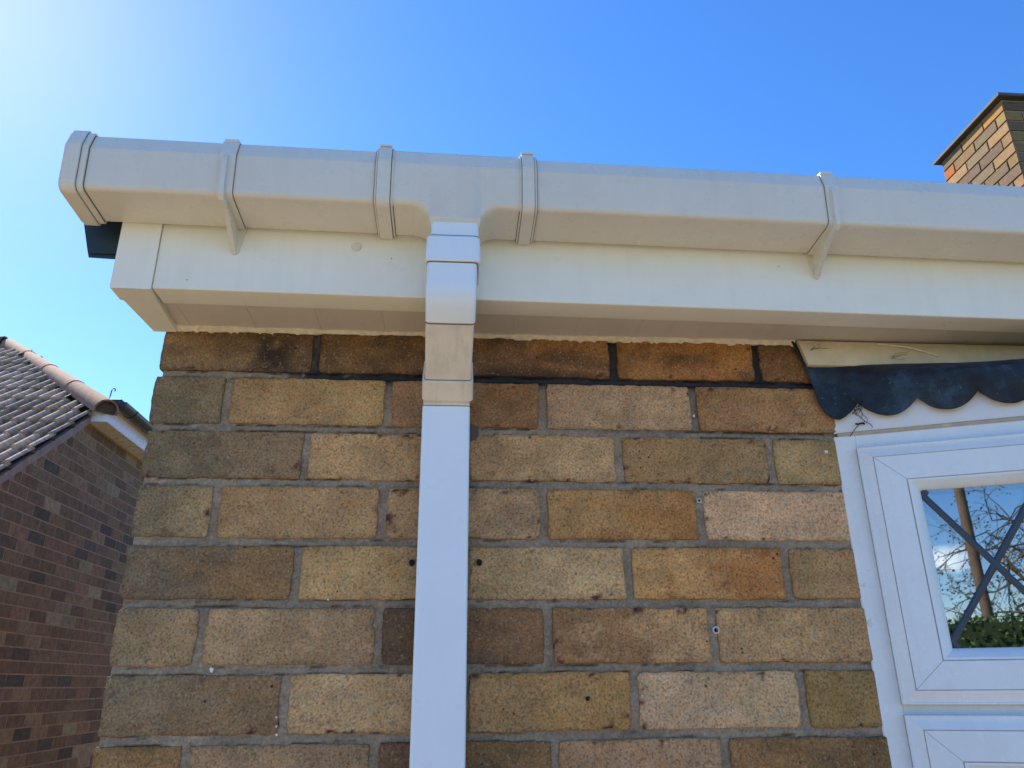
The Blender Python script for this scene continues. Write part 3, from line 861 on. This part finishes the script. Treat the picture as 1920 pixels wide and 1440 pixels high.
# running outlet: the front panel runs on down into the spigot
m = MB(); rings = []
cx = 459.; hw = 33.; Rr = 27.
xs = np.unique(np.concatenate([np.linspace(366, cx-hw-Rr, 4), cx-hw-Rr*(1-np.sin(np.linspace(0, math.pi/2, 14))), [cx-hw, cx+hw], cx+hw+Rr*(1-np.sin(np.linspace(0, math.pi/2, 14))), np.linspace(cx+hw+Rr, 552, 4)]))
for x in xs:
    t = abs(x-cx)-hw
    D = 28 if t <= 0 else (Rr-math.sqrt(max(0, Rr*Rr-(Rr-t)**2)) if t < Rr else 0)
    g = smooth(70, 20, abs(x-cx))
    base = [(3, 66), (3, 3-D*.55), (6, -3-D*.62), (77, 1.2-D), (81.6, 59.5), (74.4, 82.5), (72, 85.8), (64, 86.4)]
    base = rnd(base, [0, 3, 6, 9, 4, 3, 2, 0], 5)
    rings.append(np.array([(x, yf(x)-o, zg(x)+z) for o, z in shell(offset_prof(base, 1.4), 2.)]))
m.loft(rings); m.build('running_outlet', M_PVC, gutter, 50, recalc=True)
for a, b in ((352.5, 376.5), (545, 568)):
    m = MB(); gut(m, a, b, 4.0, 1.6); gut(m, a+3, b-3.6, 6.6, 1.8)
    for e in (a+2.3, b-3.5): seam(m, e, e+.9, 4.3)
    seam(m, a-1.0, a-.1, 1.7); seam(m, b+.1, b+1.0, 1.7)
    m.box(((a+b)/2-9, yf(a)-78, zg(a)+90), ((a+b)/2+8, yf(a)-58, zg(a)+93), ch=.8)
    m.build('union_clip', [M_PVC, M_GROOVE], gutter, 30, recalc=True)
def bracket(xc):
    m = MB(); gut(m, xc-10.5, xc+10.5, 2.8, 2.6)
    seam(m, xc+10.6, xc+11.3, .5); seam(m, xc-11.3, xc-10.6, .5)
    s = -1.2
    fin = [(83, 60), (88.2, 50), (88.6, 42), (84, -3), (78, -8.5), (48, -14), (3, -41), (.6, -39), (.6, -10), (6, -4.4), (76, -.6), (80, 10), (82, 48)]
    m.loft([np.array([(x, yf(x)-o, zg(x)+z) for o, z in fin]) for x in (xc+s-3.0, xc+s+3.0)])
    tri = [(xc-13, -1), (xc+13, -1), (xc+5, -40), (xc+2, -43), (xc-2, -43), (xc-5, -40)]
    m.loft([np.array([(x, yf(x)-o, zg(x)+z) for x, z in tri]) for o in (-.6, 3)])
    # hook over the front edge and the strap up the fascia
    m.box((xc-9, yf(xc)-76, zg(xc)+85), (xc+9, yf(xc)-62, zg(xc)+89.5), ch=.8)
    m.build('fascia_bracket', [M_PVC, M_GROOVE], gutter, 30, recalc=True)
for xc in (161, 985, 1900, 2800, 3700, 4600): bracket(xc)
# end cap
m = MB()
gut(m, -38, -21, 6.5, 3); gut(m, -22, -13, 3.6, 2.4); seam(m, -21, -20.2, 4.0); seam(m, -12.9, -12.1, .6); seam(m, -38.9, -38.1, 3.4)
full = [tuple(p) for p in offset_prof(GOr, 3.2)]
m.loft([np.array([(x, yf(x)-o, zg(x)+z) for o, z in full]) for x in (-42, -36)])
m.build('end_cap', [M_PVC, M_GROOVE], gutter, 30, recalc=True)

# ================================================================== DOWNPIPE
pipe = thing('downpipe', (.452, -.054, 0.03), 'white square plastic downpipe with an offset bend below the gutter, running down the brick wall', 'downpipe')
dv = np.array([.753, -.659])
def cen(kind, s):
    if kind == 'v': return np.array([-169., s])
    if kind == 's': return np.array([-169., 44])+dv*s
    return np.array([-54., s])
def rrect(hw, hd, r=6, n=4):
    return np.array(rnd([(-hw, -hd), (hw, -hd), (hw, hd), (-hw, hd)], r, n))
def pring(c, tan, hw, hd, xc, r=6):
    t = np.array(tan)/np.linalg.norm(tan); nn = np.array([t[1], -t[0]])     # in-plane normal (y,z)
    return np.array([(xc+a, c[0]+nn[0]*b, c[1]+nn[1]*b) for a, b in rrect(hw, hd, r)])
def arc(p0, v, p1, n=7):
    out = []
    for t in np.linspace(0, 1, n):
        out.append(((1-t)**2*p0+2*t*(1-t)*v+t*t*p1, (1-t)*(v-p0)+t*(p1-v)))
    return out
def pbuild(rings, name, mat, extra=None, cr=30):
    m = MB(); m.loft(rings); 
    if extra: extra(m)
    return m.build(name, mat, pipe, cr, recalc=True)
dn = (0, -1)
pbuild([pring((-169, z), dn, w, w-1, 459) for z, w in ((172, 31), (118, 31.5))], 'outlet_spigot', M_PIPE)
pbuild([pring((-169, z), dn, w, w-1.5, 457.5, 7) for z, w in ((119, 33.2), (117, 34.6), (88, 35.6), (82.5, 35.6), (80.8, 34.6), (80.8, 31))], 'pipe_connector', M_PIPE)
V1 = np.array([-169., 44]); V2 = np.array([-54., -56.6])
r1 = [pring((-169, z), dn, 32, 31, 456.5) for z in (84, 54)]
for p, t in arc(np.array([-169., 50]), V1, V1+dv*6): r1.append(pring(p, t, 32, 31, 456))
for s, w in ((18, 32), (21, 32), (22.6, 31)): r1.append(pring(V1+dv*s, dv, w, w-1, 455.8))
pbuild(r1, 'offset_bend', M_PIPE)
r2 = [pring(V1+dv*s, dv, w, d, 455.5-.015*s, 5) for s, w, d in ((20, 29, 28), (23.4, 30.4, 29.4), (24.5, 31.2, 30.2), (108, 30.8, 29.8))]
pbuild(r2, 'offset_pipe', M_BEIGE)
r3 = [pring(V1+dv*s, dv, w, w-1, 453.6, 6) for s, w in ((104.6, 32.6), (105.4, 33.8), (133, 34.2), (135, 33))]
for p, t in arc(V2-dv*14, V2, np.array([-54., -70.]), 6): r3.append(pring(p, t, 31.4, 30.4, 452.4))
r3.append(pring((-54, -92), dn, 29.5, 28.5, 452.2))
def ringseam(m, c, t, hw, hd, xc, w=1.5, r=6):
    t = np.array(t)/np.linalg.norm(t); m.loft([pring(np.asarray(c)+t*q, t, hw, hd, xc, r) for q in (-w/2, w/2)], 0)
pbuild(r3, 'offset_bend', M_BEIGE)
for c, t, hw, hd, xc in ((V1+dv*23.0, dv, 31.5, 30.5, 455.3), (V1+dv*104.2, dv, 31.2, 30.2, 453.8), (np.array([-54., -73.9]), dn, 31.7, 30.7, 452.2), (np.array([-169., 119.6]), dn, 32.4, 31.4, 458.4), (np.array([-169., 80.2]), dn, 32.6, 31.6, 456.8)):
    m = MB(); ringseam(m, c, t, hw, hd, xc); m.build('joint_seam', M_GROOVE, pipe, 30, recalc=True)
pbuild([pring((-54+.0*z, z), dn, 32, 31, 452-.0*z, 5) for z in (-74.5, -75.2, -600, -GZ*1000+180)], 'straight_pipe', M_PIPE)
r5 = [pring((-54, -GZ*1000+200), dn, 34, 33, 452), pring((-54, -GZ*1000+120), dn, 34, 33, 452), pring((-90, -GZ*1000+62), (-.7, -.7), 33, 32, 452), pring((-118, -GZ*1000+40), (-.8, -.6), 34, 33, 452)]
pbuild(r5, 'shoe', M_PIPE)
for z in (-1150,):
    m = MB(); 
    m.loft([pring((-54, zz), dn, 34.5, 33.5, 452) for zz in (z, z-40)]); m.box((408, -26, z-40), (496, -1, z), ch=2); m.build('pipe_clip', M_PIPE, pipe, 30, recalc=True)

# ================================================================== NEIGHBOUR'S HOUSE
nb = thing('brick_house', (-2.3, 4.7, 0), 'brown brick neighbouring house with grey tiled hip roof, beyond the left wall edge', 'house')
NX = -2300.; TA = math.tan(R_(36.8))
cn = [(114,92,80), (106,86,76), (122,102,88), (102,84,78), (84,76,74), (132,118,104), (122,94,82)]
def pal_nb(rs, u, v): 
    return s2l(np.array(cn[rs.choice(7, p=[.27, .2, .17, .12, .09, .08, .07])])*rs.uniform(.9, 1.08))*np.array([1.14, 1.42, 1.22])
m = MB()
umin = lambda v: (4640+((v-GZ*1000+45)-1440)/TA)-2400
lo_wall(m, (NX-4, 2400, -GZ*1000), (0,1,0), (0,0,1), (1,0,0), 6500, GZ*1000+1455, pal_nb, 31, proud=1.2, uminf=lambda v: max(0, umin(v)), joint=9)
m.loft([np.array([(NX-4.2-k, 2405, -GZ*1000), (NX-4.2-k, 8900, -GZ*1000), (NX-4.2-k, 8900, 1460), (NX-4.2-k, 4680, 1460), (NX-4.2-k, 2405, 1460-2275*TA+5)]) for k in (0, 100)], 1, s2l((158,144,128))*.95)
m.box((-8000, 2400, -GZ*1000), (NX-105, 2500, -280), 1, s2l((120,100,88)))
m.box((-8000, 8800, -GZ*1000), (NX-105, 8900, 1450), 1, s2l((120,100,88)))
m.build('wall', [colmat('brown_facing_brick', .92, 22, .4, .0015, .5), M_MORTAR], nb)
m = MB()
Y00 = 2250.; Z00 = 1512+TA*(Y00-4645)-20
def xl(y): return -2268 if y < 4700 else -2369-(y-4783)*(1784/1803.)-25
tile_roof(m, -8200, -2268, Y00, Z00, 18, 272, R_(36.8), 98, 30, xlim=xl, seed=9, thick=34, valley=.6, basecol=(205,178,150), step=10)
# hip end and back slope
A = (-4190, 6620, 2980)
m.add([(-2150, 4690, 1600), (-2150, 8950, 1600), (-4190, 6700, 2970), A], [(0, 1, 2, 3)], 0, s2l((80,70,66)))
m.add([(-8200, 6620, 2970), (-4190, 6650, 2970), (-2150, 8950, 1600), (-8200, 8950, 1300)], [(0, 1, 2, 3)], 0, s2l((80,70,66)))
mt_ = colmat('brown_lichened_tile', 1., 30, .5, .004, .7); mt_.node_tree.nodes['Principled BSDF'].inputs['Specular IOR Level'].default_value = .03
nroof = m.build('roof', mt_, nb, 35)
# hip and ridge tiles
HE = np.array([-2165., 4615, 1500.+24]); HA = np.array([-4175., 6600, 2885.])
def halfround(m, p0, p1, n, r, col):
    p0, p1 = np.asarray(p0, float), np.asarray(p1, float); d = (p1-p0); L = np.linalg.norm(d); t = d/L
    side = np.cross(t, [0, 0, 1]); side /= np.linalg.norm(side); upv = np.cross(side, t)
    for i in range(n):
        a, b = p0+d*(i/n)-t*20, p0+d*((i+1)/n)+t*10
        rings = []
        for q, rr, lift in ((a, r, 3), (b, r*.97, 0)):
            o = [q+side*rr*math.cos(x)+upv*(rr*math.sin(x)+lift) for x in np.linspace(-.25, math.pi+.25, 14)]
            inn = [q+side*(rr-13)*math.cos(x)+upv*((rr-13)*math.sin(x)+lift) for x in np.linspace(math.pi+.25, -.25, 14)]
            rings.append(np.array(o+inn))
        m.loft(rings, 0, np.array(col)*(.85+.3*((i*37) % 10)/10))
m = MB(); halfround(m, HE, HA, 4, 90, s2l((160,124,104)))
tdir = (HA-HE)/np.linalg.norm(HA-HE); sd_ = np.cross(tdir, [0, 0, 1]); sd_ /= np.linalg.norm(sd_); ud_ = np.cross(sd_, tdir)
m.loft([np.array([HE+tdir*q+sd_*77*math.cos(a)+ud_*77*math.sin(a) for a in np.linspace(-.3, math.pi+.3, 14)]) for q in (14, 60)], 0, (.10, .085, .075))
m.build('hip_tile', colmat('pinkish_hip_tile', .9, 28, .4, .003, .6), nroof, 40)
m = MB(); halfround(m, HA+np.array([-60, 0, 0]), HA+np.array([-4000, 0, 0]), 9, 112, s2l((120,110,100))); m.build('ridge_tile', M_TILE, nroof, 40)
m = MB()
p0 = np.array([NX+26, 2260, 1512+TA*(2260-4645)-22]); p1 = np.array([NX+26, 4672, 1512+TA*(4672-4645)-22])
for k in range(12):
    a = p0+(p1-p0)*k/12.; b = p0+(p1-p0)*(k+1)/12.
    j = 4*(vn(k, 1, 2)-.5)
    m.loft([np.array([(q[0]-30, q[1], q[2]), (q[0]+j, q[1], q[2]), (q[0]+j-3, q[1], q[2]-66-j), (q[0]-30, q[1], q[2]-66)]) for q in (a, b)])
m.build('verge_mortar', plain('grey_verge_mortar', (.27, .25, .22), .9, nscale=18, amp=.3), nb, 40, recalc=True)
m = MB()
m.box((NX-2, 4672, 1453), (-2160, 8900, 1462), ch=1); m.box((-2178, 4672.3, 1462.3), (-2160.4, 8900, 1612), ch=2)
m.box((NX-2, 4660, 1452), (-2157, 4672, 1606), ch=1.5)
nf = m.build('fascia_board', M_FRAME, nb, 30, recalc=True)
m = MB(); rings = []
for y in (4690, 8900):
    o = [(-2103+54*math.cos(a), y, 1622+54*math.sin(a)) for a in np.linspace(math.pi, 2*math.pi, 14)]
    i = [(-2103+50*math.cos(a), y, 1622+50*math.sin(a)) for a in np.linspace(2*math.pi, math.pi, 14)]
    rings.append(np.array(o+i))
m.loft(rings); m.box((-2156, 4686, 1570), (-2052, 4691, 1622), ch=1)
for y in range(4900, 8900, 800):
    m.loft([np.array([(-2103+58*math.cos(a), yy, 1622+58*math.sin(a)) for a in np.linspace(math.pi, 2*math.pi, 14)]) for yy in (y, y+25)])
m.build('eaves_gutter', M_BLACKP, nb, 40, recalc=True)
m = MB()
for i in range(26):
    y = 4690+i*160
    m.box((-2260, y, 1612+(i % 2)*3), (-2092+(i % 3)*4, y+146, 1648+(i % 2)*3), 0, (.03, .034, .038), ch=5)
m.build('eaves_tile', M_GREEN, nroof)
m = MB()
hk = np.array([-2165., 4640., 1600.])
m.tube([hk+np.array(p) for p in ((-60, 60, -20), (0, 0, 0), (6, -4, 50), (12, -8, 96), (20, -8, 108), (32, -8, 110), (38, -8, 100), (34, -8, 88))], 4.5, 8)
m.build('hip_iron', M_IRON, nb, 50)

# ================================================================== WHAT THE WINDOW REFLECTS: garden behind the viewer
pole = MB()
pole.tube([(-870, -13000, -GZ*1000-300), (-868, -13000, 2500), (-862, -13000, 6200)], [88, 78, 66], 20)
tag(pole.build('telegraph_pole', plain('weathered_pole', (.17, .11, .07), .9, nscale=12, amp=.35), None, 50, org=(-.87, -13, 0)), 'tall brown wooden telegraph pole reflected in the leaded window', 'pole')
leafm = colmat('green_leaf', .6, 30, .2, .001, .1)
def leafcloud(mb, C, n, size, col, rs, mat=0):
    C = np.asarray(C)
    for c in C:
        a = rs.normal(size=3); a /= np.linalg.norm(a); b = np.cross(a, rs.normal(size=3)); b /= np.linalg.norm(b)
        s = size*rs.uniform(.6, 1.4); k = col[rs.randint(len(col))]*rs.uniform(.7, 1.25)
        mb.add([c-a*s, c-b*s*.5, c+a*s, c+b*s*.5], [(0, 1, 2, 3)], mat, k)
rs = np.random.RandomState(12)
h = MB(); n = 15000
hx = rs.uniform(-9500, 6500, n); side = rs.rand(n)
top = 370+60*np.array([fbm(x/400., 3, 2) for x in hx])
hz = np.where(side < .25, top+rs.normal(0, 25, n), -GZ*1000+rs.rand(n)*(top+GZ*1000))
hy = np.where(side < .25, rs.uniform(-12900, -11900, n), np.where(side < .9, -11900, -12900)+rs.normal(0, 50, n))
leafcloud(h, np.stack([hx, hy, hz], 1), n, 42, [np.array([.06, .11, .02]), np.array([.04, .08, .015]), np.array([.12, .17, .04])], rs)
h.box((-9450, -12850, -GZ*1000), (6450, -11980, 350), 0, (.02, .035, .01))
tag(h.build('hedge', leafm, None, org=(-1.5, -12.4, 0)), 'clipped green garden hedge across the lawn, low in the window reflection', 'hedge')
def tree(x, y, H, seed, name, label, green):
    rs = np.random.RandomState(seed); tr = thing(name, (x/1000, y/1000, 0), label, 'tree')
    m = MB(); tips = []
    def grow(p, d, L, r, depth):
        pts = [p]; q = p.copy(); dd = d.copy()
        for i in range(4):
            dd = dd+rs.normal(0, .16, 3)+np.array([0, 0, -.06 if depth > 2 else .04]); dd /= np.linalg.norm(dd)
            q = q+dd*L/4; pts.append(q.copy())
        m.tube(pts, [r*(1-.12*i) for i in range(5)], 6 if depth < 3 else 3)
        if depth >= 6: tips.extend(pts[1:]); return
        for c in range(3 if depth < 2 else (2+(rs.rand() < .7))):
            i = rs.randint(2, 5); nd = dd+rs.normal(0, .62, 3)+np.array([0, 0, -.18*(depth > 1)]); nd /= np.linalg.norm(nd)
            grow(pts[i], nd, L*rs.uniform(.62, .85), r*.55, depth+1)
    grow(np.array([x, y, -GZ*1000.]), np.array([0, 0, 1.]), H*.36, H*.022, 0)
    m.build('trunk', plain('bark_'+str(seed), (.11, .085, .055), .95, nscale=9, amp=.3), tr, 60)
    c = MB(); T = np.array(tips); T = np.repeat(T, 2, 0)+rs.normal(0, 60, (len(T)*2, 3))
    leafcloud(c, T, len(T), 34, green, rs); c.build('crown', leafm, tr)
sp = [np.array([.16, .15, .05]), np.array([.12, .12, .05]), np.array([.13, .10, .05])]
tree(350, -15600, 7600, 3, 'garden_tree', 'nearly bare spring tree with fine drooping twigs, nearest the telegraph pole in the reflection', sp)
tree(4200, -17500, 7000, 5, 'garden_tree', 'second nearly bare tree standing further from the telegraph pole behind the hedge', sp)
